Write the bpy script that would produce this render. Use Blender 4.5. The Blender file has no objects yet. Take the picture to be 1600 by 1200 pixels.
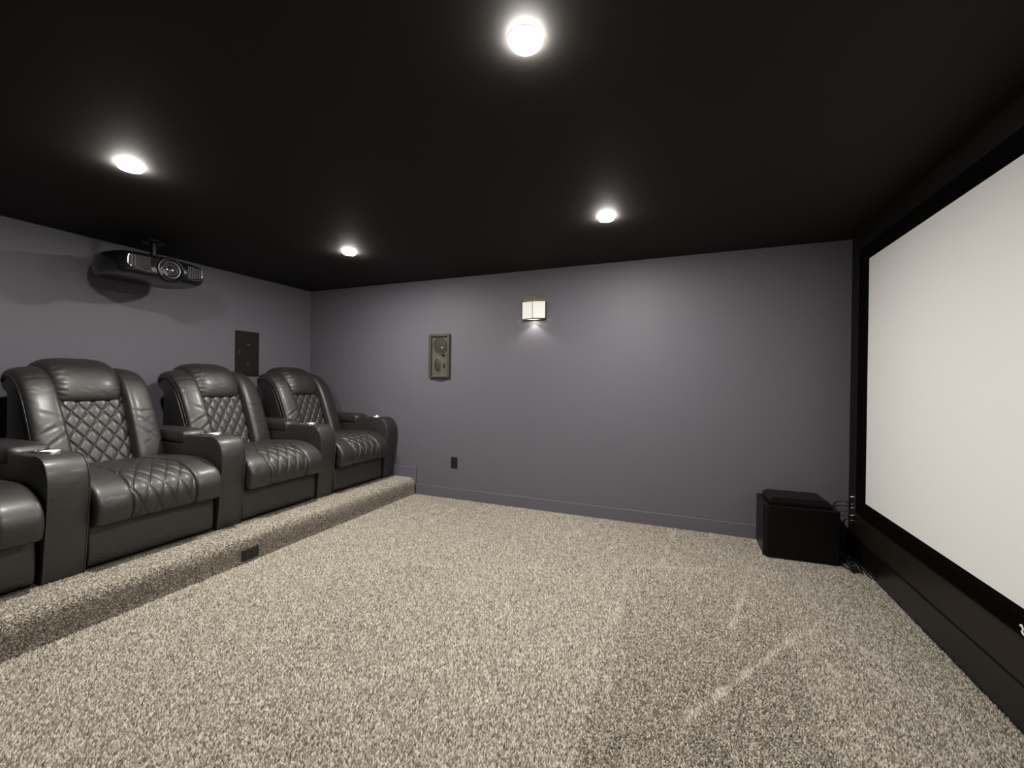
import bpy, bmesh, math, random
import numpy as np
from mathutils import Matrix, Vector

scene = bpy.context.scene
COL = scene.collection
random.seed(4)
rng = np.random.default_rng(11)

# ------------------------------------------------------------------ camera
W, D, H = 5.697, 4.040, 2.44          # room: left wall x=0, screen wall x=W, far wall y=D
NEAR = -1.25                          # wall behind the camera
RZ, RX = 0.188, 1.653                 # carpeted riser: height and front edge
cam_data = bpy.data.cameras.new('camera')
cam_data.sensor_fit = 'HORIZONTAL'
cam_data.sensor_width = 36.0
cam_data.lens = 655.15 * 36.0 / 1600.0
cam_data.clip_start = 0.02
cam = bpy.data.objects.new('camera', cam_data)
COL.objects.link(cam)
Rv = (0.92496, 0.37991, 0.010747)
Uv = (-0.012111, 0.001198, 0.999926)
Fv = (-0.379867, 0.925023, -0.005709)
cam.matrix_world = Matrix(((Rv[0], Uv[0], -Fv[0], 4.4947),
                           (Rv[1], Uv[1], -Fv[1], 0.0),
                           (Rv[2], Uv[2], -Fv[2], 1.3020),
                           (0, 0, 0, 1)))
scene.camera = cam

# ------------------------------------------------------------------ world, exposure
world = bpy.data.worlds.new('world')
scene.world = world
world.use_nodes = True
world.node_tree.nodes['Background'].inputs[0].default_value = (0.0, 0.0, 0.0, 1)
vs = scene.view_settings
vs.view_transform = 'Standard'
vs.look = 'None'
vs.exposure = 0.49
vs.gamma = 1.0
vs.use_curve_mapping = False
LAMP = 330.0                          # radiance of a downlight lens
LAMP_W = 17.0                         # power of the lamp behind each lens
LAMP_COL = (1.0, 0.95, 0.885)
SCONCE_W = 8.0

# ------------------------------------------------------------------ materials
def mat(name, col, rough=0.5, spec=0.5, metal=0.0, bump=None, var=None, emit=None, sheen=0.0, coat=0.0):
    """bump=(scale, strength, distance, detail), var=(scale, second colour, amount)"""
    m = bpy.data.materials.new(name)
    m.use_nodes = True
    nt = m.node_tree
    b = nt.nodes['Principled BSDF']
    b.inputs['Base Color'].default_value = (*col, 1)
    b.inputs['Roughness'].default_value = rough
    b.inputs['Specular IOR Level'].default_value = spec
    b.inputs['Metallic'].default_value = metal
    if sheen:
        b.inputs['Sheen Weight'].default_value = sheen
        b.inputs['Sheen Roughness'].default_value = 0.5
    if coat:
        b.inputs['Coat Weight'].default_value = coat
        b.inputs['Coat Roughness'].default_value = 0.25
    tc = nt.nodes.new('ShaderNodeTexCoord')
    if bump:
        n = nt.nodes.new('ShaderNodeTexNoise')
        n.inputs['Scale'].default_value = bump[0]
        n.inputs['Detail'].default_value = bump[3]
        nt.links.new(tc.outputs['Object'], n.inputs['Vector'])
        bp = nt.nodes.new('ShaderNodeBump')
        bp.inputs['Strength'].default_value = bump[1]
        bp.inputs['Distance'].default_value = bump[2]
        nt.links.new(n.outputs['Fac'], bp.inputs['Height'])
        nt.links.new(bp.outputs['Normal'], b.inputs['Normal'])
    if var:
        n = nt.nodes.new('ShaderNodeTexNoise')
        n.inputs['Scale'].default_value = var[0]
        n.inputs['Detail'].default_value = 4
        nt.links.new(tc.outputs['Object'], n.inputs['Vector'])
        mx = nt.nodes.new('ShaderNodeMix')
        mx.data_type = 'RGBA'
        mx.inputs['A'].default_value = (*col, 1)
        mx.inputs['B'].default_value = (*var[1], 1)
        mr = nt.nodes.new('ShaderNodeMath')
        mr.operation = 'MULTIPLY'
        mr.inputs[1].default_value = var[2]
        nt.links.new(n.outputs['Fac'], mr.inputs[0])
        nt.links.new(mr.outputs[0], mx.inputs['Factor'])
        nt.links.new(mx.outputs['Result'], b.inputs['Base Color'])
    if emit:
        b.inputs['Emission Color'].default_value = (*emit[0], 1)
        b.inputs['Emission Strength'].default_value = emit[1]
    return m

def leather_material():
    m = mat('black_leather', (0.0100, 0.0092, 0.0082), 0.55, 0.9, coat=0.20)
    nt = m.node_tree
    b = nt.nodes['Principled BSDF']
    tc = nt.nodes.new('ShaderNodeTexCoord')
    fine = nt.nodes.new('ShaderNodeTexVoronoi')
    fine.inputs['Scale'].default_value = 420
    nt.links.new(tc.outputs['Object'], fine.inputs['Vector'])
    b1 = nt.nodes.new('ShaderNodeBump')
    b1.inputs['Strength'].default_value = 0.10
    b1.inputs['Distance'].default_value = 0.001
    nt.links.new(fine.outputs['Distance'], b1.inputs['Height'])
    big = nt.nodes.new('ShaderNodeTexNoise')
    big.inputs['Scale'].default_value = 9
    big.inputs['Detail'].default_value = 3
    big.inputs['Distortion'].default_value = 0.6
    nt.links.new(tc.outputs['Object'], big.inputs['Vector'])
    b2 = nt.nodes.new('ShaderNodeBump')
    b2.inputs['Strength'].default_value = 0.35
    b2.inputs['Distance'].default_value = 0.012
    nt.links.new(big.outputs['Fac'], b2.inputs['Height'])
    nt.links.new(b1.outputs['Normal'], b2.inputs['Normal'])
    nt.links.new(b2.outputs['Normal'], b.inputs['Normal'])
    return m

def pile_material():
    m = mat('carpet_yarn', (0.4, 0.37, 0.32), 0.9, 0.1)
    nt = m.node_tree
    b = nt.nodes['Principled BSDF']
    g = nt.nodes.new('ShaderNodeNewGeometry')
    r = nt.nodes.new('ShaderNodeValToRGB')
    e = r.color_ramp.elements
    e[0].position = 0.0
    e[0].color = (0.105, 0.092, 0.075, 1)
    e[1].position = 1.0
    e[1].color = (0.635, 0.598, 0.525, 1)
    x = e.new(0.30); x.color = (0.250, 0.226, 0.186, 1)
    x = e.new(0.65); x.color = (0.395, 0.361, 0.304, 1)
    nt.links.new(g.outputs['Random Per Island'], r.inputs['Fac'])
    at = nt.nodes.new('ShaderNodeAttribute')          # paler tint paints in how brushed-up yarn catches light
    at.attribute_name = 'brush_sheen'
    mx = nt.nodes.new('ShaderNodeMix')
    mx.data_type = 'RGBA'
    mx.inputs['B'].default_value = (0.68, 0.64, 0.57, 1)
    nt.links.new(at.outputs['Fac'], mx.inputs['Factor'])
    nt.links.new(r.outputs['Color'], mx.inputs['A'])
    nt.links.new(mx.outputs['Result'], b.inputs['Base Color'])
    return m

M = dict(
    wall=mat('slate_wall_paint', (0.134, 0.129, 0.152), 0.55, 0.30, bump=(160, 0.06, 0.002, 3)),
    base=mat('slate_trim_paint', (0.128, 0.123, 0.148), 0.35, 0.5),
    ceiling=mat('black_ceiling_paint', (0.014, 0.0125, 0.0115), 0.75, 0.25, bump=(140, 0.08, 0.002, 3)),
    blackwall=mat('black_wall_paint', (0.0065, 0.0055, 0.0048), 0.6, 0.2),
    brownboard=mat('espresso_board', (0.010, 0.0075, 0.0055), 0.45, 0.3, var=(6, (0.016, 0.0115, 0.008), 0.8)),
    blacktrim=mat('black_gloss_trim', (0.005, 0.0045, 0.004), 0.32, 0.35),
    velvet=mat('black_velvet', (0.0035, 0.0032, 0.003), 0.95, 0.0),
    screen=mat('screen_fabric', (0.76, 0.76, 0.755), 0.85, 0.1, bump=(900, 0.05, 0.0005, 2)),
    carpet=mat('carpet_backing', (0.18, 0.16, 0.13), 0.95, 0.1, bump=(180, 0.6, 0.006, 4), var=(150, (0.09, 0.08, 0.06), 0.9)),
    pile=pile_material(),
    leather=leather_material(),
    piping=mat('leather_piping', (0.05, 0.046, 0.04), 0.35, 0.6),
    underside=mat('black_underside_cloth', (0.008, 0.008, 0.008), 0.9, 0.1),
    steel=mat('brushed_steel', (0.80, 0.80, 0.79), 0.25, 0.5, metal=1.0),
    cupwhite=mat('white_cup_disc', (0.90, 0.895, 0.88), 0.5, 0.5),
    projbody=mat('projector_gloss_black', (0.006, 0.006, 0.0065), 0.16, 0.6),
    projgrey=mat('projector_grey_panel', (0.10, 0.095, 0.088), 0.35, 0.5),
    projdark=mat('projector_inner_dark', (0.004, 0.004, 0.004), 0.5, 0.4),
    chrome=mat('chrome', (0.85, 0.85, 0.86), 0.10, 0.5, metal=1.0),
    glass=mat('lens_glass', (0.01, 0.011, 0.014), 0.03, 0.9, coat=1.0),
    bronze=mat('bronze_speaker_frame', (0.085, 0.077, 0.060), 0.40, 0.5, metal=0.35),
    baffle=mat('olive_speaker_baffle', (0.095, 0.087, 0.066), 0.5, 0.4, bump=(60, 0.1, 0.003, 3)),
    cone=mat('speaker_cone', (0.036, 0.032, 0.029), 0.6, 0.3),
    conedark=mat('speaker_dark', (0.012, 0.010, 0.008), 0.5, 0.3),
    half_disc=mat('half_disc_grey', (0.055, 0.054, 0.060), 0.5, 0.3),
    spkblack=mat('dark_bronze_grille', (0.0125, 0.011, 0.009), 0.6, 0.2, bump=(500, 0.2, 0.001, 2)),
    plastic=mat('black_plastic', (0.009, 0.0085, 0.008), 0.35, 0.5),
    plasticgrey=mat('socket_grey', (0.07, 0.068, 0.065), 0.4, 0.5),
    subbody=mat('black_satin_veneer', (0.0035, 0.003, 0.0026), 0.36, 0.2),
    sconcemetal=mat('bronze_sconce_metal', (0.16, 0.135, 0.10), 0.4, 0.5, metal=0.4),
    sconcedark=mat('dark_sconce_edge', (0.012, 0.010, 0.008), 0.4, 0.5),
    sconceglass=mat('lit_frosted_glass', (0.75, 0.73, 0.68), 0.5, 0.4, emit=((1.0, 0.97, 0.92), 0.20)),
    bulb=mat('lit_bulb', (0.9, 0.9, 0.85), 0.4, 0.3, emit=((1.0, 0.94, 0.84), 4.5)),
    trimwhite=mat('white_light_trim', (0.72, 0.70, 0.67), 0.45, 0.4),
    lamp=mat('lit_downlight_lens', (0.9, 0.9, 0.9), 0.4, 0.3, emit=(LAMP_COL, LAMP)),
    cable=mat('black_cable_rubber', (0.010, 0.010, 0.011), 0.35, 0.5),
    metalgrey=mat('plug_metal', (0.55, 0.55, 0.53), 0.3, 0.5, metal=0.9),
    white=mat('white_emblem_print', (0.8, 0.79, 0.76), 0.5, 0.4),
)

# ------------------------------------------------------------------ helpers
def link(name, me, material=None, parent=None, smooth=False, kind=None):
    o = bpy.data.objects.new(name, me)
    COL.objects.link(o)
    if material is not None and not me.materials:
        me.materials.append(material)
    if smooth:
        me.polygons.foreach_set('use_smooth', [True] * len(me.polygons))
    if parent is not None:
        o.parent = parent
    if kind:
        o['kind'] = kind
    return o

def tag(o, label=None, cat=None, group=None):
    if label: o['label'] = label
    if cat: o['category'] = cat
    if group: o['group'] = group
    return o

def thing(name, label, cat, loc=(0, 0, 0), group=None):
    o = bpy.data.objects.new(name, None)
    o.empty_display_size = 0.05
    COL.objects.link(o)
    o.location = loc
    return tag(o, label, cat, group)

def from_bm(name, bm):
    me = bpy.data.meshes.new(name)
    bmesh.ops.recalc_face_normals(bm, faces=bm.faces)
    bm.to_mesh(me)
    bm.free()
    return me

def bevel_bm(bm, r, seg=2, angle=0.5):
    if r <= 0: return
    es = [e for e in bm.edges if len(e.link_faces) == 2 and e.calc_face_angle(0) > angle]
    bmesh.ops.bevel(bm, geom=es, offset=r, segments=seg, profile=0.5, affect='EDGES', clamp_overlap=True)

def box(name, lo, hi, material, parent=None, bevel=0.0, seg=2, kind=None, off=(0, 0, 0)):
    bm = bmesh.new()
    x0, y0, z0 = lo; x1, y1, z1 = hi
    v = [bm.verts.new((x - off[0], y - off[1], z - off[2])) for x in (x0, x1) for y in (y0, y1) for z in (z0, z1)]
    for f in ((0, 1, 3, 2), (4, 6, 7, 5), (0, 4, 5, 1), (2, 3, 7, 6), (0, 2, 6, 4), (1, 5, 7, 3)):
        bm.faces.new([v[i] for i in f])
    bmesh.ops.recalc_face_normals(bm, faces=bm.faces)
    bevel_bm(bm, bevel, seg)
    return link(name, from_bm(name, bm), material, parent, bevel > 0 and seg > 2, kind)

def prism_bm(pts, a0, a1, axis='y'):
    """extrude a closed 2D polygon. axis y: pts=(x,z); axis x: pts=(y,z); axis z: pts=(x,y)"""
    bm = bmesh.new()
    def P(p, a):
        return {'y': (p[0], a, p[1]), 'x': (a, p[0], p[1]), 'z': (p[0], p[1], a)}[axis]
    A = [bm.verts.new(P(p, a0)) for p in pts]
    B = [bm.verts.new(P(p, a1)) for p in pts]
    n = len(pts)
    bm.faces.new(A); bm.faces.new(B[::-1])
    for i in range(n):
        bm.faces.new((A[i], A[(i + 1) % n], B[(i + 1) % n], B[i]))
    bmesh.ops.recalc_face_normals(bm, faces=bm.faces)
    return bm

def prism(name, pts, a0, a1, axis, material, parent=None, bevel=0.0, seg=2, smooth=False, angle=0.5):
    bm = prism_bm(pts, a0, a1, axis)
    bevel_bm(bm, bevel, seg, angle)
    o = link(name, from_bm(name, bm), material, parent)
    if smooth:
        o.data.polygons.foreach_set('use_smooth', [True] * len(o.data.polygons))
        o.data.set_sharp_from_angle(angle=math.radians(40))
    return o

def spline(pts, n):
    """Catmull-Rom through pts, n samples evenly spaced in arc length"""
    p = np.array(pts, float)
    ext = np.vstack([2 * p[0] - p[1], p, 2 * p[-1] - p[-2]])
    out = []
    for i in range(len(p) - 1):
        a, b, c, d = ext[i:i + 4]
        for t in np.linspace(0, 1, 24, endpoint=False):
            out.append(0.5 * (2 * b + (c - a) * t + (2 * a - 5 * b + 4 * c - d) * t ** 2 + (3 * b - a - 3 * c + d) * t ** 3))
    out.append(p[-1])
    out = np.array(out)
    L = np.r_[0, np.cumsum(np.linalg.norm(np.diff(out, axis=0), axis=1))]
    s = np.linspace(0, L[-1], n)
    return np.stack([np.interp(s, L, out[:, k]) for k in range(p.shape[1])], 1), L[-1]

def tube(name, pts, r, material, parent=None, n=40, sides=8, closed=False):
    P, L = spline(pts, n) if len(pts) > 2 else (np.linspace(pts[0], pts[1], n), 1)
    V = []; F = []
    T = np.gradient(P, axis=0)
    T /= np.linalg.norm(T, axis=1)[:, None] + 1e-12
    up = np.array([0.13, 0.27, 0.95])
    for i in range(n):
        a = np.cross(T[i], up); a /= np.linalg.norm(a) + 1e-9
        b = np.cross(a, T[i])
        up = b
        for k in range(sides):
            th = 2 * math.pi * k / sides
            V.append(P[i] + r * (math.cos(th) * a + math.sin(th) * b))
    for i in range(n - 1):
        for k in range(sides):
            F.append((i * sides + k, i * sides + (k + 1) % sides, (i + 1) * sides + (k + 1) % sides, (i + 1) * sides + k))
    F.append(tuple(range(sides))[::-1]); F.append(tuple((n - 1) * sides + k for k in range(sides)))
    me = bpy.data.meshes.new(name)
    me.from_pydata([tuple(v) for v in V], [], F)
    return link(name, me, material, parent, True)

def lathe(name, prof, material, parent=None, axis='z', center=(0, 0, 0), n=32, sx=1.0, sy=1.0):
    """prof = [(radius, height)...] turned about an axis through center"""
    bm = bmesh.new()
    rings = []
    for r, h in prof:
        if r < 1e-6:
            rings.append([bm.verts.new((0, 0, h))])
        else:
            rings.append([bm.verts.new((r * sx * math.cos(2 * math.pi * k / n), r * sy * math.sin(2 * math.pi * k / n), h)) for k in range(n)])
    for a, b in zip(rings[:-1], rings[1:]):
        for k in range(n):
            q = [a[k % len(a)], a[(k + 1) % len(a)], b[(k + 1) % len(b)], b[k % len(b)]]
            u = []
            for v in q:
                if v not in u: u.append(v)
            if len(u) >= 3: bm.faces.new(u)
    for ring, last in ((rings[0], False), (rings[-1], True)):
        if len(ring) > 2:
            bm.faces.new(ring)
    m = {'z': Matrix.Identity(4),
         'x': Matrix(((0, 0, 1, 0), (1, 0, 0, 0), (0, 1, 0, 0), (0, 0, 0, 1))),       # height -> +x, (a,b)->(y,z)
         '-y': Matrix(((1, 0, 0, 0), (0, 0, -1, 0), (0, 1, 0, 0), (0, 0, 0, 1)))}[axis]  # height -> -y, (a,b)->(x,z)
    bmesh.ops.transform(bm, matrix=Matrix.Translation(center) @ m, verts=bm.verts)
    o = link(name, from_bm(name, bm), material, parent)
    o.data.polygons.foreach_set('use_smooth', [True] * len(o.data.polygons))
    o.data.set_sharp_from_angle(angle=math.radians(42))
    return o

def dup(root):
    """copy a thing with its parts and sub-parts; meshes are shared"""
    r = root.copy(); COL.objects.link(r)
    for ch in list(root.children):
        c = ch.copy(); COL.objects.link(c); c.parent = r
        for g in list(ch.children):
            d = g.copy(); COL.objects.link(d); d.parent = c
    return r

# ------------------------------------------------------------------ the room
box('floor', (0, NEAR, -0.10), (W, D, 0.0), M['carpet'], kind='structure')
box('ceiling', (0, NEAR, H), (W, D, H + 0.1), M['ceiling'], kind='structure')
box('wall_left', (-0.1, NEAR - 0.1, -0.1), (0, D + 0.1, H + 0.1), M['wall'], kind='structure')
box('wall_back', (0, D, -0.1), (W, D + 0.1, H + 0.1), M['wall'], kind='structure')
box('wall_right', (W, NEAR - 0.1, -0.1), (W + 0.1, D + 0.1, H + 0.1), M['blackwall'], kind='structure')
box('wall_front', (0, NEAR - 0.1, -0.1), (W, NEAR, H + 0.1), M['wall'], kind='structure')
riser_pts = [(0, 0), (RX - 0.004, 0), (RX, 0.05), (RX, RZ - 0.05), (RX - 0.012, RZ - 0.02), (RX - 0.035, RZ - 0.004), (RX - 0.07, RZ), (0, RZ)]
ris = prism('riser_platform', riser_pts, NEAR, D, 'y', M['carpet'], smooth=True)
ris['kind'] = 'structure'
tag(ris, 'low carpeted platform that carries the row of recliners')

def trim(name, lo, hi, bevel=0.004, m='base'):
    return box(name, lo, hi, M[m], None, bevel, 2, 'structure')
trim('baseboard_back', (RX + 0.015, D - 0.020, 0), (W - 0.02, D, 0.121))
trim('baseboard_left', (0, NEAR, RZ), (0.014, D - 0.020, RZ + 0.121))
trim('trim_1', (0.0, D - 0.020, RZ - 0.07), (RX + 0.015, D, RZ + 0.121))
trim('baseboard_right', (W - 0.012, NEAR, 0), (W, D, 0.176), 0.004, 'blacktrim')
trim('trim_2', (W - 0.006, NEAR, 0.1765), (W, D - 0.02, 0.372), 0.003, 'brownboard')
trim('baseboard_front', (RX + 0.015, NEAR, 0), (W - 0.02, NEAR + 0.014, 0.121))

# ------------------------------------------------------------------ recessed ceiling lights
def downlight(x, y, label):
    t = thing('recessed_light', label, 'ceiling light', (x, y, H), 'recessed ceiling lights')
    ring = lathe('trim_ring', [(0.060, 0.0), (0.0605, -0.001), (0.059, -0.0022), (0.054, -0.0025), (0.053, -0.0015), (0.053, 0.0)],
          M['trimwhite'], t, n=40)
    lathe('lens', [(0.052, -0.003), (0.052, -0.010), (0.0500, -0.014), (0.044, -0.017), (0.030, -0.019), (0.0, -0.020)], M['lamp'], t, n=32)
    ld = bpy.data.lights.new('downlight_lamp', 'AREA')
    ld.shape = 'DISK'
    ld.size = 0.098
    ld.energy = LAMP_W
    ld.color = LAMP_COL
    lo = bpy.data.objects.new('downlight_lamp', ld)
    COL.objects.link(lo)
    lo.parent = t
    lo.location = (0, 0, -0.0205)
    return t
downlight(1.717, 1.310, 'round recessed ceiling light above the projector, at the left of the photo')
downlight(1.717, 2.910, 'small round recessed ceiling light nearest the far left corner of the room')
downlight(3.985, 2.920, 'round recessed ceiling light in front of and above the wall sconce')
downlight(3.992, 1.310, 'largest round recessed ceiling light, at the top edge of the photo')

# ------------------------------------------------------------------ recliners
X0, Z0 = 0.80, RZ
def pad_mesh(name, path, ya, yb, thick, ns, nu, pu=4.0, ps=4.0, quilt=None, seams=(), tilt=0.0, creases=None, ylist=None, back=0.02):
    """upholstered pad: a puffed heightfield over a side profile path (x,z), spanning y from ya to yb (each number or pair start/end)"""
    P, L = spline(path, ns)
    T = np.gradient(P, axis=0)
    T /= np.linalg.norm(T, axis=1)[:, None]
    N = np.stack([T[:, 1], -T[:, 0]], 1)           # front side for a path that runs upwards
    if isinstance(ya, (int, float)): ya = (ya, ya)
    if isinstance(yb, (int, float)): yb = (yb, yb)
    s = np.linspace(0, 1, ns)
    # cluster the samples towards the borders so that the rounded rims stay smooth
    uu = np.linspace(-1, 1, nu)
    u = np.sign(uu) * (1 - (1 - np.abs(uu)) ** 1.35)
    S, Ug = np.meshgrid(s, u, indexing='ij')
    sv = 2 * S - 1
    h = thick * np.clip(1 - np.abs(Ug) ** pu, 0, 1) ** (1 / pu) * np.clip(1 - np.abs(sv) ** (ps * 2), 0, 1) ** (1 / ps)
    h *= 1 + tilt * Ug
    A = ya[0] + (ya[1] - ya[0]) * S
    B = yb[0] + (yb[1] - yb[0]) * S
    Y = (A + B) / 2 + (B - A) / 2 * Ug
    arc = S * L
    if quilt:
        dy, da, depth = quilt
        p = (Y / dy + arc / da); q = (Y / dy - arc / da)
        dp = np.abs(p - np.round(p)); dq = np.abs(q - np.round(q))
        g = np.exp(-(dp / 0.055) ** 2) + np.exp(-(dq / 0.055) ** 2)
        puff = np.sqrt(np.clip(np.sin(np.pi * np.clip(dp * 2, 0, 1) / 2) * np.sin(np.pi * np.clip(dq * 2, 0, 1) / 2), 0, 1))
        edge = np.clip((1 - np.abs(Ug)) / 0.08, 0, 1) * np.clip((1 - np.abs(sv)) / 0.06, 0, 1)
        h += edge * depth * (0.9 * puff - 0.75 * np.clip(g, 0, 1))
    for (s0, wd, dep) in seams:
        h -= dep * np.exp(-((arc - s0 * L) / wd) ** 2) * np.clip((1 - np.abs(Ug)) / 0.12, 0, 1)
    if creases:
        for (yc, ac, ang, ln, wd, dep) in creases:
            ca, sa = math.cos(ang), math.sin(ang)
            du = (Y - yc) * ca + (arc - ac) * sa
            dv = -(Y - yc) * sa + (arc - ac) * ca
            edge = np.clip((1 - np.abs(Ug)) / 0.1, 0, 1)
            h -= edge * dep * np.exp(-(du / ln) ** 2 - (dv / wd) ** 2)
            h += edge * 0.5 * dep * np.exp(-(du / ln) ** 2 - ((dv - 1.8 * wd) / wd) ** 2)
    X = P[:, 0][:, None] + N[:, 0][:, None] * h - X0
    Zc = P[:, 1][:, None] + N[:, 1][:, None] * h - Z0
    Xb = P[:, 0][:, None] - N[:, 0][:, None] * back - X0 + 0 * h
    Zb = P[:, 1][:, None] - N[:, 1][:, None] * back - Z0 + 0 * h
    V = np.concatenate([np.stack([X, Y, Zc], -1).reshape(-1, 3), np.stack([Xb, Y, Zb], -1).reshape(-1, 3)])
    idx = np.arange(ns * nu).reshape(ns, nu)
    a = idx[:-1, :-1].ravel(); b = idx[:-1, 1:].ravel(); c = idx[1:, 1:].ravel(); d = idx[1:, :-1].ravel()
    F = [tuple(f) for f in np.stack([a, b, c, d], 1)]
    m = ns * nu
    rim = list(idx[0, :]) + list(idx[1:, -1]) + list(idx[-1, -2::-1]) + list(idx[-2:0:-1, 0])
    for i in range(len(rim)):
        p, q = int(rim[i]), int(rim[(i + 1) % len(rim)])
        F.append((q, p, p + m, q + m))
    # coarse back skin: one strip per row
    for i in range(ns - 1):
        F.append((int(idx[i + 1, 0]) + m, int(idx[i + 1, -1]) + m, int(idx[i, -1]) + m, int(idx[i, 0]) + m))
    me = bpy.data.meshes.new(name)
    me.from_pydata([tuple(v) for v in V.tolist()], [], F)
    bm = bmesh.new(); bm.from_mesh(me)
    loose = [v for v in bm.verts if not v.link_faces]
    bmesh.ops.delete(bm, geom=loose, context='VERTS')
    bmesh.ops.recalc_face_normals(bm, faces=bm.faces)
    bm.to_mesh(me); bm.free()
    return me

WING = [(0.745, 0.64), (0.735, 0.72), (0.668, 0.90), (0.600, 1.06), (0.520, 1.205), (0.450, 1.275), (0.375, 1.308), (0.300, 1.308), (0.255, 1.275)]
QUILT = [(0.700, 0.62), (0.668, 0.72), (0.600, 0.90), (0.520, 1.10), (0.495, 1.16)]
HEAD = [(0.500, 1.105), (0.490, 1.16), (0.460, 1.24), (0.410, 1.30), (0.335, 1.332), (0.262, 1.335), (0.215, 1.315)]
SEAT = ([(0.62, 0.655), (0.80, 0.655), (1.05, 0.668), (1.22, 0.662), (1.335, 0.622), (1.385, 0.575), (1.388, 0.520), (1.368, 0.462)])[::-1]
FOOT = [(1.315, 0.205), (1.322, 0.30), (1.320, 0.41), (1.308, 0.452)]
HW = 0.352                                    # half width between the arms

def rnd_creases(ya, yb, L, n, seed, along=True):
    r = random.Random(seed)
    out = []
    for _ in range(n):
        out.append((r.uniform(ya, yb), r.uniform(0.1, 0.9) * L, r.uniform(-0.7, 0.7), r.uniform(0.025, 0.06), r.uniform(0.006, 0.012), r.uniform(0.0012, 0.003)))
    return out

def arm(parent, y0, y1):
    """arm console between two seats, local to a recliner root"""
    prof = [(0.30, 0.0), (1.345, 0.0), (1.362, 0.12), (1.382, 0.29), (1.398, 0.45), (1.400, 0.53), (1.392, 0.585), (1.372, 0.632),
            (1.342, 0.662), (1.300, 0.678), (1.24, 0.682), (0.99, 0.682), (0.965, 0.665), (0.945, 0.615), (0.42, 0.605), (0.30, 0.600)]
    pr = [(x - X0, z) for x, z in prof]
    a = prism('arm', pr, y0 + 0.005, y1 - 0.005, 'y', M['leather'], parent, 0.009, 3, True, angle=0.9)
    yc = (y0 + y1) / 2
    # padded top
    bm = bmesh.new()
    nx, ny = 26, 14
    for sgn in (0,):
        pass
    P = []
    w = (y1 - y0) / 2 + 0.0005
    for i in range(nx + 1):
        t = i / nx
        x = 0.405 + (0.972 - 0.405) * t
        e = max(0.0, 1 - abs(2 * t - 1) ** 14) ** (1 / 3.0)
        ring = []
        for k in range(ny * 2):
            th = 2 * math.pi * k / (ny * 2)
            c, s_ = math.cos(th), math.sin(th)
            yy = w * (0.35 + 0.65 * e) * math.copysign(abs(c) ** 0.42, c)
            zz = 0.664 + (0.055 * math.copysign(abs(s_) ** 0.5, s_)) * (0.25 + 0.75 * e) - 0.012 * max(0, (t - 0.6) / 0.4) ** 2
            ring.append(bm.verts.new((x - X0, yc + yy, zz)))
        P.append(ring)
    for i in range(nx):
        for k in range(ny * 2):
            bm.faces.new((P[i][k], P[i][(k + 1) % (ny * 2)], P[i + 1][(k + 1) % (ny * 2)], P[i + 1][k]))
    bm.faces.new(P[0]); bm.faces.new(P[-1])
    link('arm_pad', from_bm('arm_pad', bm), M['leather'], a, True)
    # edge piping on both front edges and the cross seam below the cup holder
    for ye in (y0 + 0.009, y1 - 0.009):
        tube('piping', [(x - X0 + 0.0005, ye, z + 0.0005) for x, z in prof[1:11]], 0.0032, M['piping'], a, 44, 6)
    tube('cross_seam', [(1.312 - X0, y0 + 0.011, 0.6745), (1.312 - X0, yc, 0.6745), (1.312 - X0, y1 - 0.011, 0.6745)], 0.0028, M['piping'], a, 8, 6)
    # cup holder: turned steel insert with raised rim
    cx = 1.165 - X0
    lathe('cup_holder', [(0.0, 0.6835), (0.036, 0.6835), (0.039, 0.690), (0.041, 0.694), (0.045, 0.6945), (0.048, 0.691), (0.048, 0.680)],
          M['steel'], a, 'z', (cx, yc + 0.01, 0), 32)
    lathe('cup_disc', [(0.0, 0.6845), (0.040, 0.6845), (0.040, 0.6930), (0.0, 0.6950)], M['cupwhite'], a, 'z', (cx, yc + 0.01, 0), 28)  # plain white disc filling the cup
    for dx in (0.075, 0.112):
        lathe('control_button', [(0.013, 0.680), (0.013, 0.6865), (0.011, 0.6885), (0.0, 0.689)], M['steel'], a, 'z', (cx - dx, yc - 0.012, 0), 18)
    lathe('control_plate', [(0.036, 0.680), (0.036, 0.684), (0.034, 0.685), (0.0, 0.685)], M['plastic'], a, 'z', (cx - 0.093, yc - 0.012, 0), 24, 1.15, 0.62)
    return a

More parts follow.
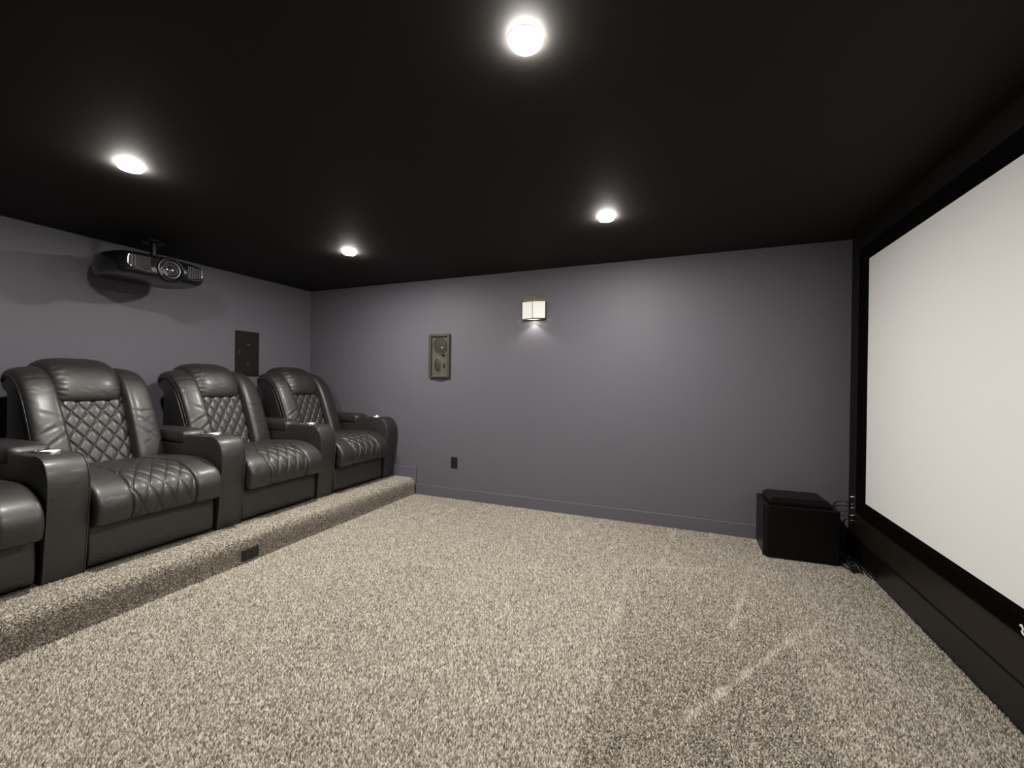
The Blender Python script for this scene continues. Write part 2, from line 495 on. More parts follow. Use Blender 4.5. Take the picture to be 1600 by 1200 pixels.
def recliner():
    t = thing('recliner', '', 'recliner', (X0, 0, Z0), 'theatre recliners on the riser')
    # structure behind the cushions
    shell = [(0.30, 0.05), (0.66, 0.05), (0.70, 0.44), (0.66, 0.62), (0.59, 0.79), (0.52, 0.94), (0.445, 1.065), (0.39, 1.105), (0.32, 1.125),
             (0.275, 1.120), (0.245, 1.095), (0.242, 1.06), (0.262, 1.03), (0.325, 1.00), (0.33, 0.92), (0.31, 0.60), (0.26, 0.30)]
    prism('back_shell', [(x - X0, z) for x, z in shell], -HW + 0.008, HW - 0.008, 'y', M['leather'], t, 0.012, 3, True, 0.9)
    box('seat_base', (0.34, -HW + 0.01, Z0 + 0.012), (1.325, HW - 0.01, Z0 + 0.44), M['underside'], t, 0.006, 2, None, (X0, 0, Z0))
    # backrest
    bk = link('back_quilt', pad_mesh('back_quilt', QUILT, (-0.175, -0.20), (0.175, 0.20), 0.050, 170, 140, 6, 5,
              quilt=(0.084, 0.128, 0.0080)), M['leather'], t, True)
    link('headrest', pad_mesh('headrest', HEAD, (-0.196, -0.228), (0.180, 0.196), 0.104, 72, 60, 3.2, 2.8,
         creases=[(sg * 0.165, 0.05 + 0.033 * k, sg * (0.35 - 0.08 * k), 0.028, 0.006, 0.0035) for sg in (-1, 1) for k in range(7)]
         + rnd_creases(-0.15, 0.15, 0.35, 8, 5)), M['leather'], t, True)
    for sg in (-1, 1):
        ya, yb = ((-HW + 0.002, -HW + 0.002), (-0.172, -0.198)) if sg < 0 else ((0.158, 0.178), (HW - 0.002, HW - 0.002))
        wg = link('back_wing', pad_mesh('back_wing', WING, ya, yb, 0.058, 90, 34, 3.2, 5, seams=((0.735, 0.0045, 0.007),), tilt=-0.25 * sg,
                  creases=rnd_creases(min(ya[0], yb[0]), max(ya[0], yb[0]), 0.92, 15, 21 + sg)
                  + [(sg * 0.27, 0.22, -0.7 * sg, 0.09, 0.010, 0.006), (sg * 0.29, 0.30, -0.6 * sg, 0.08, 0.010, 0.005)]), M['leather'], t, True)
        tube('piping', [(x - X0 + 0.004, sg * (HW - 0.003), z - Z0) for x, z in WING[1:]], 0.0034, M['piping'], wg, 50, 6)
    # seat
    link('seat_quilt', pad_mesh('seat_quilt', SEAT, -0.182, 0.182, 0.056, 210, 130, 8, 8, quilt=(0.086, 0.140, 0.0070)), M['leather'], t, True)
    for sg in (-1, 1):
        ya, yb = (-HW + 0.003, -0.176) if sg < 0 else (0.176, HW - 0.003)
        link('seat_bolster', pad_mesh('seat_bolster', SEAT, ya, yb, 0.064, 90, 40, 6.0, 9, seams=((0.62, 0.004, 0.003),),
             creases=rnd_creases(ya, yb, 1.1, 9, 33 + sg)), M['leather'], t, True)
    link('footrest', pad_mesh('footrest', [(p[0], p[1]) for p in FOOT], -HW + 0.004, HW - 0.004, 0.030, 40, 70, 9, 3,
         creases=[(sg * 0.30, 0.02 + 0.02 * k, 0.5 * sg, 0.03, 0.006, 0.004) for sg in (-1, 1) for k in range(3)] + rnd_creases(-0.3, 0.3, 0.12, 5, 9)), M['leather'], t, True)
    return t

AW = 0.188                                    # arm width
proto = recliner()
seat_y = [3.470, 2.552, 1.645, 0.742]
labels = ['black quilted leather recliner in the corner, nearest the far wall',
          'black quilted leather recliner second from the far wall, below the dark wall speaker',
          'black quilted leather recliner third from the far wall, seen whole below the projector',
          'black leather recliner cut off by the left edge of the photo']
ends = [2.906, 2.008, 1.104, 0.198]
roots = []
for i, y in enumerate(seat_y):
    r = proto if i == 0 else dup(proto)
    r.location = (X0, y, Z0)
    r['label'] = labels[i]
    roots.append(r)
arm_src = arm(roots[0], -AW / 2, AW / 2)       # the shared console, built once about y=0
def place_arm(src, parent, yworld, first=False):
    a = src
    if not first:
        a = src.copy(); COL.objects.link(a)
        for ch in list(src.children):
            c = ch.copy(); COL.objects.link(c); c.parent = a
    a.parent = parent
    a.location = (0, yworld - parent.location[1], 0)
    return a
place_arm(arm_src, roots[0], ends[0] + AW / 2, True)
for i in (1, 2, 3):
    place_arm(arm_src, roots[i], ends[i] + AW / 2)
far_arm = place_arm(arm_src, roots[0], 3.930)

# ------------------------------------------------------------------ projector
PX, PY = 0.40, 2.065
pj = thing('projector', 'large black home cinema projector hanging from the ceiling over the recliners', 'projector', (PX, PY, 2.095))
plan = []
half = [(0.285, 0.0), (0.283, 0.10), (0.265, 0.20), (0.235, 0.268), (0.195, 0.300), (0.10, 0.322), (0.0, 0.328), (-0.10, 0.318), (-0.19, 0.285), (-0.235, 0.22), (-0.25, 0.10), (-0.252, 0.0)]
hp, _ = spline(half, 34)
plan = [tuple(p) for p in hp] + [(p[0], -p[1]) for p in hp[-2:0:-1]]
# body in stacked outlines so that the belly and the crown are rounded
bm = bmesh.new()
levels = [(0.0, 0.86), (0.006, 0.91), (0.022, 0.965), (0.05, 0.995), (0.085, 1.0), (0.125, 0.985), (0.150, 0.955), (0.163, 0.90), (0.168, 0.80)]
rings = [[bm.verts.new((p[0] * k, p[1] * k, z)) for p in plan] for z, k in levels]
for a, b in zip(rings[:-1], rings[1:]):
    for k in range(len(plan)):
        bm.faces.new((a[k], a[(k + 1) % len(plan)], b[(k + 1) % len(plan)], b[k]))
bm.faces.new(rings[0]); bm.faces.new(rings[-1])
link('housing', from_bm('housing', bm), M['projbody'], pj, True)

def front_x(y):
    ys = hp[:, 1]; xs = hp[:, 0]
    k = np.argmax(ys)
    return float(np.interp(abs(y), ys[:k + 1], xs[:k + 1]))
def front_strip(name, y0, y1, zf0, zf1, off, thick, material, parent, n=14):
    """a panel that follows the curved front, between two height curves"""
    bm = bmesh.new()
    rows = []
    for i in range(n + 1):
        y = y0 + (y1 - y0) * i / n
        x = front_x(y) + off
        za, zb = zf0(y), zf1(y)
        rows.append([bm.verts.new(q) for q in ((x, y, za), (x, y, zb), (x - thick, y, zb), (x - thick, y, za))])
    for a, b in zip(rows[:-1], rows[1:]):
        for k in range(4):
            bm.faces.new((a[k], a[(k + 1) % 4], b[(k + 1) % 4], b[k]))
    bm.faces.new(rows[0]); bm.faces.new(rows[-1])
    return link(name, from_bm(name, bm), material, parent)
lowc = lambda y: 0.022 + 0.035 * (abs(y) / 0.27) ** 2.2
topc = lambda y: 0.142 - 0.006 * abs(y)
# air intakes left and right of the lens, slats and bright edge trims
for sg in (-1, 1):
    vent = front_strip('air_vent', sg * 0.255, sg * 0.13, lambda y: lowc(y) + 0.006, lambda y: topc(y) - 0.006, 0.002, 0.02, M['projdark'], pj)
    for k in range(7):
        y = sg * (0.248 - 0.0175 * k)
        za, zb = lowc(y) + 0.008, topc(y) - 0.008
        x = front_x(y)
        box('slat', (x - 0.008, y - 0.0022, za), (x + 0.008, y + 0.0022, zb), M['projdark'] if sg > 0 else M['chrome'], vent)
    for k in range(5):
        z = 0.045 + 0.019 * k
        front_strip('cross_bar', sg * 0.25, sg * 0.135, lambda y, z=z: max(z, lowc(y) + 0.004), lambda y, z=z: max(z, lowc(y) + 0.004) + 0.003, 0.004, 0.004, M['projdark'], vent, 8)
    trimv = tube('chrome_trim', [(front_x(sg * y) + 0.006, sg * y, z) for y, z in ((0.252, 0.138), (0.259, 0.10), (0.258, 0.062), (0.235, 0.044), (0.18, 0.0315), (0.13, 0.024))],
                 0.0032, M['chrome'], vent, 40, 6)
front_strip('lower_panel', -0.128, -0.02, lambda y: lowc(y), lambda y: 0.060, 0.004, 0.02, M['projgrey'], pj)
front_strip('logo_panel', -0.128, -0.02, lambda y: 0.064, lambda y: 0.138, 0.004, 0.02, M['projbody'], pj)
tube('chrome_arc', [(front_x(0.1) + 0.008, 0.105, 0.088), (front_x(0.16) + 0.008, 0.16, 0.082), (front_x(0.21) + 0.008, 0.21, 0.066), (front_x(0.25) + 0.006, 0.25, 0.045)], 0.0026, M['chrome'], pj, 24, 6)
lens = lathe('lens', [(0.098, -0.03), (0.098, 0.010), (0.092, 0.018), (0.082, 0.016), (0.078, 0.004), (0.070, 0.002), (0.0, 0.0)], M['projbody'], pj, 'x', (0.280, 0.0, 0.068), 44)
lathe('chrome_ring', [(0.064, 0.004), (0.066, 0.012), (0.064, 0.019), (0.059, 0.019), (0.056, 0.012), (0.057, 0.004)], M['chrome'], lens, 'x', (0.280, 0.0, 0.068), 44)
lathe('lens_barrel', [(0.056, 0.002), (0.056, 0.008), (0.044, 0.002), (0.042, 0.010), (0.036, 0.010), (0.034, 0.002), (0.0, 0.001)], M['projdark'], lens, 'x', (0.282, 0.0, 0.068), 40)
lathe('lens_glass', [(0.034, 0.0), (0.033, 0.006), (0.024, 0.013), (0.012, 0.016), (0.0, 0.017)], M['glass'], lens, 'x', (0.284, 0.0, 0.068), 32)
mt = lathe('mount_pole', [(0.022, 0.166), (0.022, 0.34)], M['plastic'], pj, 'z', (-0.03, 0.045, 0), 24)
lathe('ceiling_plate', [(0.075, 0.345), (0.075, 0.337), (0.068, 0.331), (0.030, 0.327), (0.030, 0.345)], M['plastic'], mt, 'z', (-0.03, 0.045, 0), 36)
for sg in (-1, 1):
    for sx in (-1, 1):
        tube('mount_arm', [(-0.03, 0.045, 0.205), (-0.03 + sx * 0.06, 0.045 + sg * 0.06, 0.200), (-0.02 + sx * 0.13, sg * 0.16, 0.168)], 0.008, M['plastic'], mt, 16, 8)
lathe('mount_hub', [(0.0, 0.185), (0.05, 0.185), (0.055, 0.195), (0.05, 0.212), (0.022, 0.222), (0.0, 0.222)], M['plastic'], mt, 'z', (-0.03, 0.045, 0), 28)

# ------------------------------------------------------------------ in-wall speakers
# far wall: frame with the grille taken off
sx0, sx1, sz0, sz1 = 1.832, 2.096, 1.335, 1.825
ws = thing('wall_speaker', 'bronze in-wall speaker with its round driver showing, left of the sconce', 'speaker', ((sx0 + sx1) / 2, D, sz0))
sw, sh = (sx1 - sx0), (sz1 - sz0)
def frame_bar(name, lo, hi, m, parent, b=0.006): return box(name, lo, hi, m, parent, b, 2)
fw = 0.030
frame_bar('frame_side', (-sw / 2, -0.034, 0), (-sw / 2 + fw, 0, sh), M['bronze'], ws)
frame_bar('frame_side', (sw / 2 - fw, -0.034, 0), (sw / 2, 0, sh), M['bronze'], ws)
frame_bar('frame_top', (-sw / 2 + fw, -0.034, sh - fw), (sw / 2 - fw, 0, sh), M['bronze'], ws)
frame_bar('frame_bottom', (-sw / 2 + fw, -0.034, 0), (sw / 2 - fw, 0, fw * 0.9), M['bronze'], ws)
bf = box('baffle', (-sw / 2 + fw, -0.010, fw * 0.9), (sw / 2 - fw, 0.0, sh - fw), M['baffle'], ws)
bw = sw - 2 * fw
wf = lathe('woofer', [(0.098, 0.009), (0.098, 0.016), (0.092, 0.020), (0.086, 0.016), (0.084, 0.012), (0.0, 0.012)], M['baffle'], ws, '-y', (0.004, 0, sh * 0.735), 40)
lathe('cone', [(0.084, 0.0115), (0.080, 0.018), (0.055, 0.0205), (0.0, 0.0225)], M['cone'], wf, '-y', (0.004, 0, sh * 0.735), 36)
lathe('dust_cap', [(0.014, 0.019), (0.012, 0.025), (0.0, 0.027)], M['metalgrey'], wf, '-y', (0.034, 0, sh * 0.685), 16)
lathe('tweeter', [(0.021, 0.009), (0.021, 0.014), (0.017, 0.016), (0.010, 0.012), (0.0, 0.015)], M['conedark'], ws, '-y', (0.046, 0, sh * 0.515), 24)
ov = lathe('oval_driver', [(0.048, 0.009), (0.048, 0.014), (0.043, 0.017), (0.040, 0.013), (0.0, 0.013)], M['baffle'], ws, '-y', (-0.026, 0, sh * 0.285), 36, 1.0, 1.95)
lathe('oval_cone', [(0.040, 0.012), (0.036, 0.016), (0.0, 0.019)], M['cone'], ov, '-y', (-0.026, 0, sh * 0.285), 36, 1.0, 1.95)
prism('switch_slot', [(0.046, sh * 0.225), (0.070, sh * 0.225), (0.070, sh * 0.255), (0.060, sh * 0.255), (0.060, sh * 0.285), (0.070, sh * 0.285), (0.070, sh * 0.32), (0.046, sh * 0.32)], -0.014, -0.009, 'y', M['conedark'], ws, 0)
half_disc_pts = [(0.088 * math.cos(a), 0.002 - 0.036 * math.sin(a)) for a in np.linspace(0, math.pi, 20)]
prism('lower_half_disc', half_disc_pts, -0.012, 0.0, 'y', M['half_disc'], ws, 0.003)  # dark grey half-disc just below the speaker frame

# left wall: speaker under a dark grille
ls = thing('wall_speaker', 'dark rectangular speaker grille on the left wall, behind the recliner tops', 'speaker', (0.0, 3.187, 1.335))
for nm, lo, hi in (('frame_side', (0, -0.133, 0), (0.016, -0.123, 0.490)), ('frame_side', (0, 0.123, 0), (0.016, 0.133, 0.490)),
                   ('frame_top', (0, -0.123, 0.480), (0.016, 0.123, 0.490)), ('frame_bottom', (0, -0.123, 0), (0.016, 0.123, 0.010))):
    box(nm, lo, hi, M['spkblack'], ls, 0.002)
box('grille', (0, -0.123, 0.010), (0.013, 0.123, 0.480), M['spkblack'], ls, 0.002)
for (y, z) in ((0.010, 0.345), (0.008, 0.125)):
    lathe('driver_cap', [(0.020, 0.0125), (0.019, 0.0155), (0.010, 0.018), (0.0, 0.0185)], M['bronze'], ls, 'x', (0, y, z), 20, 1.0, 0.45)
box('badge', (0.012, -0.098, 0.240), (0.0150, -0.088, 0.280), M['bronze'], ls, 0.001)

# ------------------------------------------------------------------ wall sconce
SX = 3.076
sc = thing('wall_sconce', 'lit wall sconce with folded frosted shade on the far wall', 'wall lamp', (SX, D, 1.935))
box('back_plate', (-0.118, -0.008, 0.005), (0.124, 0, 0.250), M['sconcemetal'], sc, 0.004)
def shade_pts(w, d): return [(-w, -0.014), (0.0, -d), (w, -0.014)]
for sg in (-1, 1):
    ptsx = [(sg * 0.122, -0.030), (0.0, -0.064), (0.0, -0.060), (sg * 0.122, -0.026)]
    g = prism('shade_panel', ptsx, 0.008, 0.176, 'z', M['sconceglass'], sc)
    edge = [(sg * 0.124, -0.032), (0.0, -0.067), (0.0, -0.058), (sg * 0.124, -0.024)]
    prism('shade_rail', edge, -0.002, 0.009, 'z', M['sconcedark'], sc)
    box('shade_side', (min(sg * 0.122, sg * 0.128), -0.032, -0.002), (max(sg * 0.122, sg * 0.128), -0.010, 0.178), M['sconcedark'], sc, 0.001)
prism('bottom_plate', [(-0.122, -0.002), (0.122, -0.002), (0.122, -0.030), (0.064, -0.0303), (0.0, -0.0154), (-0.064, -0.0303), (-0.122, -0.030)], -0.002, 0.002, 'z', M['sconcemetal'], sc)
box('shade_seam', (-0.002, -0.0670, 0.008), (0.002, -0.062, 0.177), M['sconcemetal'], sc)
lathe('bulb', [(0.0, 0.065), (0.014, 0.069), (0.020, 0.085), (0.021, 0.105), (0.017, 0.125), (0.011, 0.135), (0.011, 0.15), (0.0, 0.15)], M['bulb'], sc, 'z', (0.0, -0.036, 0), 20)
lathe('bulb_socket', [(0.012, 0.15), (0.013, 0.168), (0.0, 0.168)], M['sconcedark'], sc, 'z', (0, -0.036, 0), 16)
sl = bpy.data.lights.new('sconce_beam', 'SPOT')
sl.energy = SCONCE_W
sl.color = (1.0, 0.94, 0.84)
sl.spot_size = math.radians(150)
sl.spot_blend = 0.3
sl.shadow_soft_size = 0.004
so = bpy.data.objects.new('sconce_beam', sl)
COL.objects.link(so)
so.parent = sc
so.location = (0.0, -0.036, 0.058)

# ------------------------------------------------------------------ power outlets
def outlet(label, loc, rot_z, horizontal, w, h):
    t = thing('power_outlet', label, 'power outlet', loc)
    t.rotation_euler = (0, 0, rot_z)
    # built facing local -y, centred
    box('cover_plate', (-w / 2, -0.006, -h / 2), (w / 2, 0, h / 2), M['plastic'], t, 0.002)
    for sg in (-1, 1):
        c = (sg * w * 0.22, 0) if horizontal else (0, sg * h * 0.20)
        s1, s2 = (w * 0.15, h * 0.26) if horizontal else (w * 0.26, h * 0.14)
        sk = box('socket', (c[0] - s1, -0.0085, c[1] - s2), (c[0] + s1, -0.005, c[1] + s2), M['plastic'], t, 0.002)
        for e in (-1, 1):
            if horizontal:
                box('slot', (c[0] - 0.006, -0.0092, c[1] + e * 0.010 - 0.002), (c[0] + 0.006, -0.008, c[1] + e * 0.010 + 0.002), M['plasticgrey'], sk)
            else:
                box('slot', (c[0] + e * 0.009 - 0.002, -0.0092, c[1] - 0.006), (c[0] + e * 0.009 + 0.002, -0.008, c[1] + 0.006), M['plasticgrey'], sk)
    lathe('screw', [(0.0035, 0.0055), (0.003, 0.0075), (0.0, 0.0078)], M['plasticgrey'], t, '-y', (0, 0, 0), 10)
    return t
outlet('small black upright power outlet low on the far wall', (2.158, D, 0.400), 0, False, 0.078, 0.122)
outlet('black power outlet lying sideways in the carpeted riser front', (RX + 0.006, 2.048, 0.062), math.pi / 2, True, 0.122, 0.074)

# ------------------------------------------------------------------ projection screen
SFX = W - 0.012
y_hi, y_lo, z_lo, z_hi = 3.648, 0.606, 0.475, 2.187
ps = thing('projection_screen', 'large white projection screen in a wide black frame on the right wall', 'projection screen', (W - 0.002, (y_hi + y_lo) / 2, 0.379))
def rel(p): return (p[0] - ps.location[0], p[1] - ps.location[1], p[2] - ps.location[2])
bx = lambda n, lo, hi, m, b=0.0: box(n, rel(lo), rel(hi), m, ps, b)
bx('screen_fabric', (W - 0.020, y_lo - 0.01, z_lo - 0.01), (W - 0.012, y_hi + 0.01, z_hi + 0.01), M['screen'])
fy, fz = 0.122, 0.096
def frame_piece(name, pts_y_z):
    """mitred frame bar with an inner slope towards the fabric; pts: outer a, outer b, inner b, inner a in (y,z)"""
    bm = bmesh.new()
    oa, ob, ib, ia = pts_y_z
    f = [(W - 0.012, *oa), (W - 0.012, *ob), (W - 0.0125, *ib), (W - 0.0125, *ia)]
    lerp = lambda a, b, t: (a[0] + (b[0] - a[0]) * t, a[1] + (b[1] - a[1]) * t)
    o2a, o2b = lerp(oa, ia, 0.06), lerp(ob, ib, 0.06)
    m2a, m2b = lerp(oa, ia, 0.80), lerp(ob, ib, 0.80)
    sec_a = [(W - 0.002, *oa), (W - 0.036, *oa), (W - 0.040, *o2a), (W - 0.040, *m2a), (W - 0.021, *ia), (W - 0.002, *ia)]
    sec_b = [(W - 0.002, *ob), (W - 0.036, *ob), (W - 0.040, *o2b), (W - 0.040, *m2b), (W - 0.021, *ib), (W - 0.002, *ib)]
    A = [bm.verts.new(rel(p)) for p in sec_a]; B = [bm.verts.new(rel(p)) for p in sec_b]
    n = len(A)
    for i in range(n):
        bm.faces.new((A[i], A[(i + 1) % n], B[(i + 1) % n], B[i]))
    bm.faces.new(A); bm.faces.new(B)
    return link(name, from_bm(name, bm), M['velvet'], ps)
O = [(y_lo - fy, z_lo - fz), (y_hi + fy, z_lo - fz), (y_hi + fy, z_hi + fz), (y_lo - fy, z_hi + fz)]
I = [(y_lo, z_lo), (y_hi, z_lo), (y_hi, z_hi), (y_lo, z_hi)]
for k, nm in enumerate(('frame_bottom', 'frame_side', 'frame_top', 'frame_side')):
    frame_piece(nm, (O[k], O[(k + 1) % 4], I[(k + 1) % 4], I[k]))
# white script emblem at the middle of the lower frame bar: two slanted strokes
ep = [(0.0405, 2.150, 0.418), (0.0415, 2.142, 0.424), (0.0415, 2.132, 0.412), (0.0415, 2.138, 0.403), (0.0415, 2.126, 0.395), (0.0405, 2.114, 0.401)]
em = tube('emblem', [rel((W - a, b, c)) for a, b, c in ep], 0.0034, M['white'], ps, 40, 6)
em['label'] = 'small white script emblem'

# ------------------------------------------------------------------ subwoofer in the corner
sb = thing('subwoofer', 'black box subwoofer with a stepped lid in the corner by the screen', 'speaker', (5.297, 3.828, 0.0))
cx, cy = 5.297, 3.828
def loc(p): return [(x - cx, y - cy) for x, y in p]
bodyp = loc([(5.085, 3.628), (5.535, 3.650), (5.535, 4.015), (5.062, 4.000), (5.060, 3.665)])
prism('cabinet', bodyp, 0.012, 0.398, 'z', M['subbody'], sb, 0.006, 2)
def frustum(name, base, top, z0, z1, m, parent):
    bm = bmesh.new()
    A = [bm.verts.new((*p, z0)) for p in base]; B = [bm.verts.new((*p, z1)) for p in top]
    n = len(A)
    for i in range(n): bm.faces.new((A[i], A[(i + 1) % n], B[(i + 1) % n], B[i]))
    bm.faces.new(A); bm.faces.new(B)
    bmesh.ops.recalc_face_normals(bm, faces=bm.faces)
    bevel_bm(bm, 0.004, 2)
    return link(name, from_bm(name, bm), m, parent)
lid = frustum('lid', loc([(5.100, 3.665), (5.505, 3.682), (5.500, 3.995), (5.095, 3.985)]), loc([(5.130, 3.700), (5.475, 3.715), (5.470, 3.975), (5.128, 3.965)]), 0.420, 0.448, M['subbody'], sb)
prism('lid_plinth', loc([(5.105, 3.670), (5.500, 3.687), (5.495, 3.990), (5.100, 3.980)]), 0.397, 0.4205, 'z', M['subbody'], sb, 0.003, 2)
lathe('lid_knob', [(0.007, 0.447), (0.007, 0.452), (0.004, 0.455), (0.0, 0.4555)], M['chrome'], lid, 'z', (5.345 - cx, 3.945 - cy, 0), 16)
for (x, y) in ((5.12, 3.69), (5.49, 3.70), (5.49, 3.97), (5.10, 3.96)):
    lathe('foot', [(0.018, 0.0), (0.018, 0.013), (0.0, 0.013)], M['plastic'], sb, 'z', (x - cx, y - cy, 0), 14)

# ------------------------------------------------------------------ wall plate and cables in the corner
wp = thing('cable_wall_plate', 'black wall plate with small metal jacks beside the screen frame', 'wall plate', (W, 3.865, 0.26))
box('plate', (-0.016, -0.040, 0.0), (0, 0.040, 0.23), M['plastic'], wp, 0.002)
for (y, z) in ((0.006, 0.205), (-0.020, 0.212), (0.010, 0.150), (-0.012, 0.128), (0.004, 0.066), (-0.02, 0.075), (0.008, 0.028)):
    tube('jack', [(-0.012, y, z), (-0.040, y, z)], 0.0055, M['metalgrey'], wp, 3, 10)
cables = [
    ('black cable looping from the wall plate to the subwoofer', [(5.660, 3.871, 0.410), (5.625, 3.885, 0.425), (5.575, 3.93, 0.39), (5.562, 3.92, 0.28), (5.575, 3.90, 0.12), (5.585, 3.86, 0.020), (5.562, 3.74, 0.014), (5.545, 3.70, 0.05)]),
    ('thin black cable drooping below the wall plate', [(5.660, 3.875, 0.388), (5.61, 3.89, 0.392), (5.572, 3.93, 0.35), (5.575, 3.92, 0.22), (5.60, 3.88, 0.10), (5.632, 3.82, 0.056), (5.655, 3.74, 0.030), (5.640, 3.56, 0.014)]),
    ('black cable lying along the floor at the screen wall', [(5.660, 3.869, 0.288), (5.63, 3.88, 0.29), (5.615, 3.90, 0.18), (5.645, 3.84, 0.05), (5.666, 3.74, 0.014), (5.664, 3.62, 0.014), (5.662, 3.50, 0.014)]),
    ('black cable bundled on the floor behind the subwoofer', [(5.56, 3.98, 0.014), (5.60, 3.93, 0.02), (5.570, 3.87, 0.030), (5.578, 3.79, 0.028), (5.552, 3.68, 0.016), (5.572, 3.61, 0.018), (5.590, 3.545, 0.014)]),
]
for lab, pts in cables:
    tag(tube('cable', pts, 0.0048, M['cable'], None, 60, 8), lab, 'cable', 'cables in the corner')
pst = thing('power_strip', 'slim black power strip on the floor between subwoofer and screen wall', 'power strip', (5.612, 3.70, 0.0))
pst.rotation_euler = (0, 0, -0.10)
box('strip_body', (-0.022, -0.13, 0.012), (0.022, 0.13, 0.040), M['plastic'], pst, 0.004)
box('edge_highlight', (-0.0225, -0.10, 0.0385), (-0.0165, 0.10, 0.0412), M['metalgrey'], pst)  # grey metal strip stands in for the highlight along this edge
for k in range(3):
    lathe('socket', [(0.012, 0.039), (0.012, 0.0415), (0.009, 0.0405), (0.0, 0.0405)], M['plasticgrey'], pst, 'z', (0.006, -0.08 + 0.08 * k, 0), 14)

# ------------------------------------------------------------------ carpet pile (real tufts)
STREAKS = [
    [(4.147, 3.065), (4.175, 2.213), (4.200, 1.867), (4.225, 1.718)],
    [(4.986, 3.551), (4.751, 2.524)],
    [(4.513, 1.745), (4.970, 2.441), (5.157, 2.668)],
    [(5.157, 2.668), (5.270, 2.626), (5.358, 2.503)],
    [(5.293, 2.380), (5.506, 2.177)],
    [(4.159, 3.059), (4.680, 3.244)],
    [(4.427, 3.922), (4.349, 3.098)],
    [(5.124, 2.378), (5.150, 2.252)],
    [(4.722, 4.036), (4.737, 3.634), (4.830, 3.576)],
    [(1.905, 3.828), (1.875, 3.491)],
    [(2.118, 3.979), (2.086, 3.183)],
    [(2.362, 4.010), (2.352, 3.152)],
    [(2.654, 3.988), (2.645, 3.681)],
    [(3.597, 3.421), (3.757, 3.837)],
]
def seg_dist(x, y, a, b):
    ax, ay = a; bx_, by = b
    dx, dy = bx_ - ax, by - ay
    t = np.clip(((x - ax) * dx + (y - ay) * dy) / (dx * dx + dy * dy), 0, 1)
    return np.hypot(x - ax - t * dx, y - ay - t * dy)
def tufts(P, N, A, B, hgt, wid, lean):
    """P base points, N up normals, A/B in-plane axes, lean = (n,2) tip offset along A,B; four-sided yarn tips"""
    n = len(P)
    th = rng.uniform(0, math.pi / 2, n)
    w = wid * rng.uniform(0.8, 1.25, n)
    V = np.empty((n, 5, 3))
    for k in range(4):
        c = np.cos(th + k * math.pi / 2) * w
        s = np.sin(th + k * math.pi / 2) * w
        V[:, k] = P + A * c[:, None] + B * s[:, None]
    V[:, 4] = P + N * hgt[:, None] + A * lean[:, :1] + B * lean[:, 1:]
    return V
def tuft_object(name, V, label, brush_sheen=None):
    n = len(V)
    base = (np.arange(n) * 5)[:, None, None]
    F = (base + np.array([[0, 1, 4], [1, 2, 4], [2, 3, 4], [3, 0, 4]])[None]).reshape(-1)
    me = bpy.data.meshes.new(name)
    me.vertices.add(n * 5)
    me.vertices.foreach_set('co', V.reshape(-1).astype(np.float32))
    me.loops.add(n * 12)
    me.loops.foreach_set('vertex_index', F.astype(np.int32))
    me.polygons.add(n * 4)
    me.polygons.foreach_set('loop_start', (np.arange(n * 4) * 3).astype(np.int32))
    me.polygons.foreach_set('use_smooth', np.ones(n * 4, dtype=bool))
    me.update(calc_edges=True)
    if brush_sheen is not None:
        at = me.attributes.new('brush_sheen', 'FLOAT', 'POINT')
        at.data.foreach_set('value', np.repeat(brush_sheen, 5).astype(np.float32))
    o = link(name, me, M['pile'], None)
    o['kind'] = 'stuff'
    return tag(o, label, 'carpet')
SP = 0.0061
gx = np.arange(RX + 0.004, W - 0.016, SP)
gy = np.arange(-0.25, D - 0.022, SP)
GX, GY = np.meshgrid(gx, gy)
x = (GX + rng.uniform(-0.45, 0.45, GX.shape) * SP).ravel()
y = (GY + rng.uniform(-0.45, 0.45, GY.shape) * SP).ravel()
inside_sub = (x > 5.07) & (x < 5.53) & (y > 3.66) & (y < 4.0)
x, y = x[~inside_sub], y[~inside_sub]
n = len(x)
ds = np.full(n, 9.0)
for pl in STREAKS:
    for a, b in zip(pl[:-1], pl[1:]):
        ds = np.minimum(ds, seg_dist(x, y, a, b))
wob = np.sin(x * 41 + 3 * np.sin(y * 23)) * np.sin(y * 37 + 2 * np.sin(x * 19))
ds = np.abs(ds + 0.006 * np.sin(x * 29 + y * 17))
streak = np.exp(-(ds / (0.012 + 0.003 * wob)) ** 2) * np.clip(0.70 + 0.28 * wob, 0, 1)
streak *= np.where((x < 4.25) & (x > 4.1) & (y > 1.9), 0.5, 1.0)
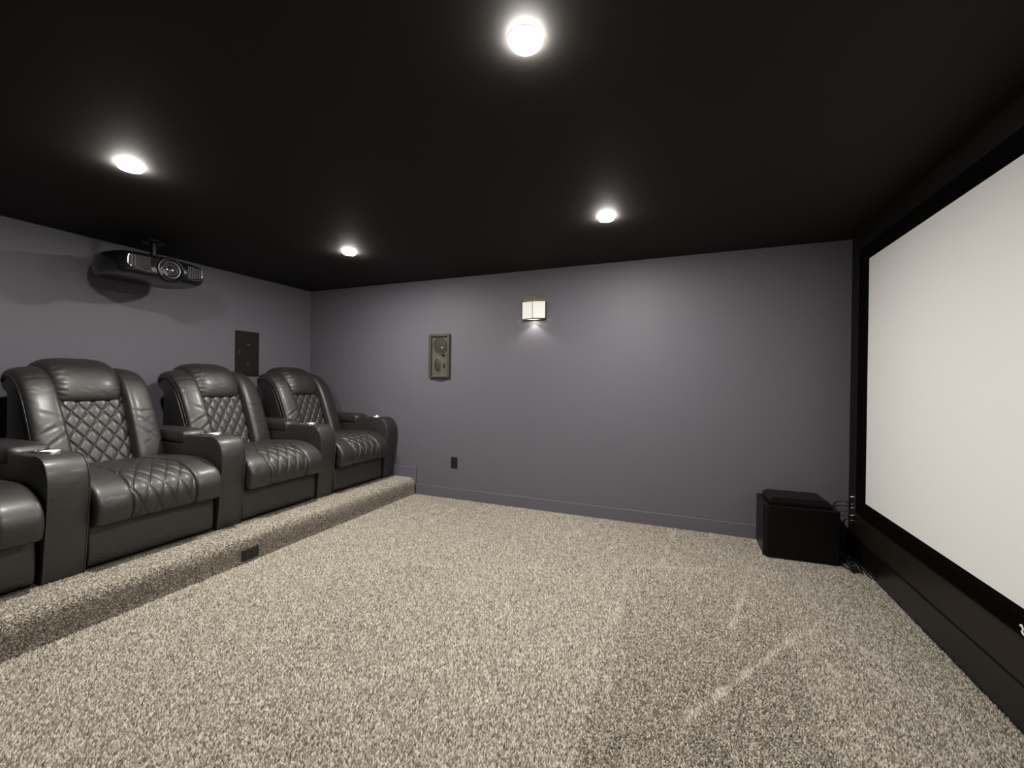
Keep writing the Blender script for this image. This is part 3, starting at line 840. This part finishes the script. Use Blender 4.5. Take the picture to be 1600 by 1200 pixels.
# vacuumed lanes: the pile leans towards or away from the door
lane = np.where((x > 4.16) & (x < 5.0) & (y < 3.06), -1.0, 0.6)
lane += 0.5 * np.sin(x * 3.1 + 0.7 * np.sin(y * 2.0)) * np.sin(y * 1.7 + 1.0)
lean = np.stack([rng.normal(0, 0.0030, n), rng.normal(0, 0.0030, n) + 0.0034 * lane], 1)
lean[:, 1] += 0.007 * streak
hg = rng.uniform(0.008, 0.0145, n) + 0.005 * streak
one = np.ones((n, 1))
V = tufts(np.stack([x, y, np.full(n, -0.001)], 1), one * [0, 0, 1], one * [1, 0, 0], one * [0, 1, 0], hg, 0.0045, lean)
tuft_object('carpet_pile', V, 'speckled beige carpet pile covering the open floor', streak * 0.6 * rng.uniform(0.3, 1.0, len(streak)))  # vacuum streaks tinted paler, light on the leaning pile put into colour
# riser: top strip, rounded nose and front face
arc_pts, arc_len = spline([(1.345, RZ), (1.45, RZ), (RX - 0.07, RZ), (RX - 0.035, RZ - 0.004), (RX - 0.012, RZ - 0.02), (RX, RZ - 0.05), (RX, 0.09), (RX - 0.001, 0.004)], 400)
tt = np.gradient(arc_pts, axis=0); tt /= np.linalg.norm(tt, axis=1)[:, None]
na = int(arc_len / SP)
ny_ = int((D - 0.022 + 0.25) / SP)
ia = ((np.arange(na)[None, :] + rng.uniform(0.05, 0.95, (ny_, na))) / na * 399).ravel()
yy = (-0.25 + (np.arange(ny_)[:, None] + rng.uniform(0, 1, (ny_, na))) * SP).ravel()
ii = ia.astype(int)
px, pz = arc_pts[ii, 0], arc_pts[ii, 1]
nrm = np.stack([-tt[ii, 1], 0 * px, tt[ii, 0]], 1)
tng = np.stack([tt[ii, 0], 0 * px, tt[ii, 1]], 1)
keep = ~((np.abs(yy - 2.048) < 0.062) & (pz < 0.101) & (pz > 0.023) & (px > RX - 0.01))
px, pz, yy, nrm, tng = px[keep], pz[keep], yy[keep], nrm[keep], tng[keep]
n = len(px)
lean = np.stack([rng.normal(0.0015, 0.0035, n), rng.normal(0, 0.0035, n)], 1)
V = tufts(np.stack([px, yy, pz], 1) - nrm * 0.001, nrm, tng, np.ones((n, 1)) * [0, 1, 0], rng.uniform(0.003, 0.0068, n), 0.0045, lean)
tuft_object('carpet_pile', V, 'speckled beige carpet pile on the riser step')
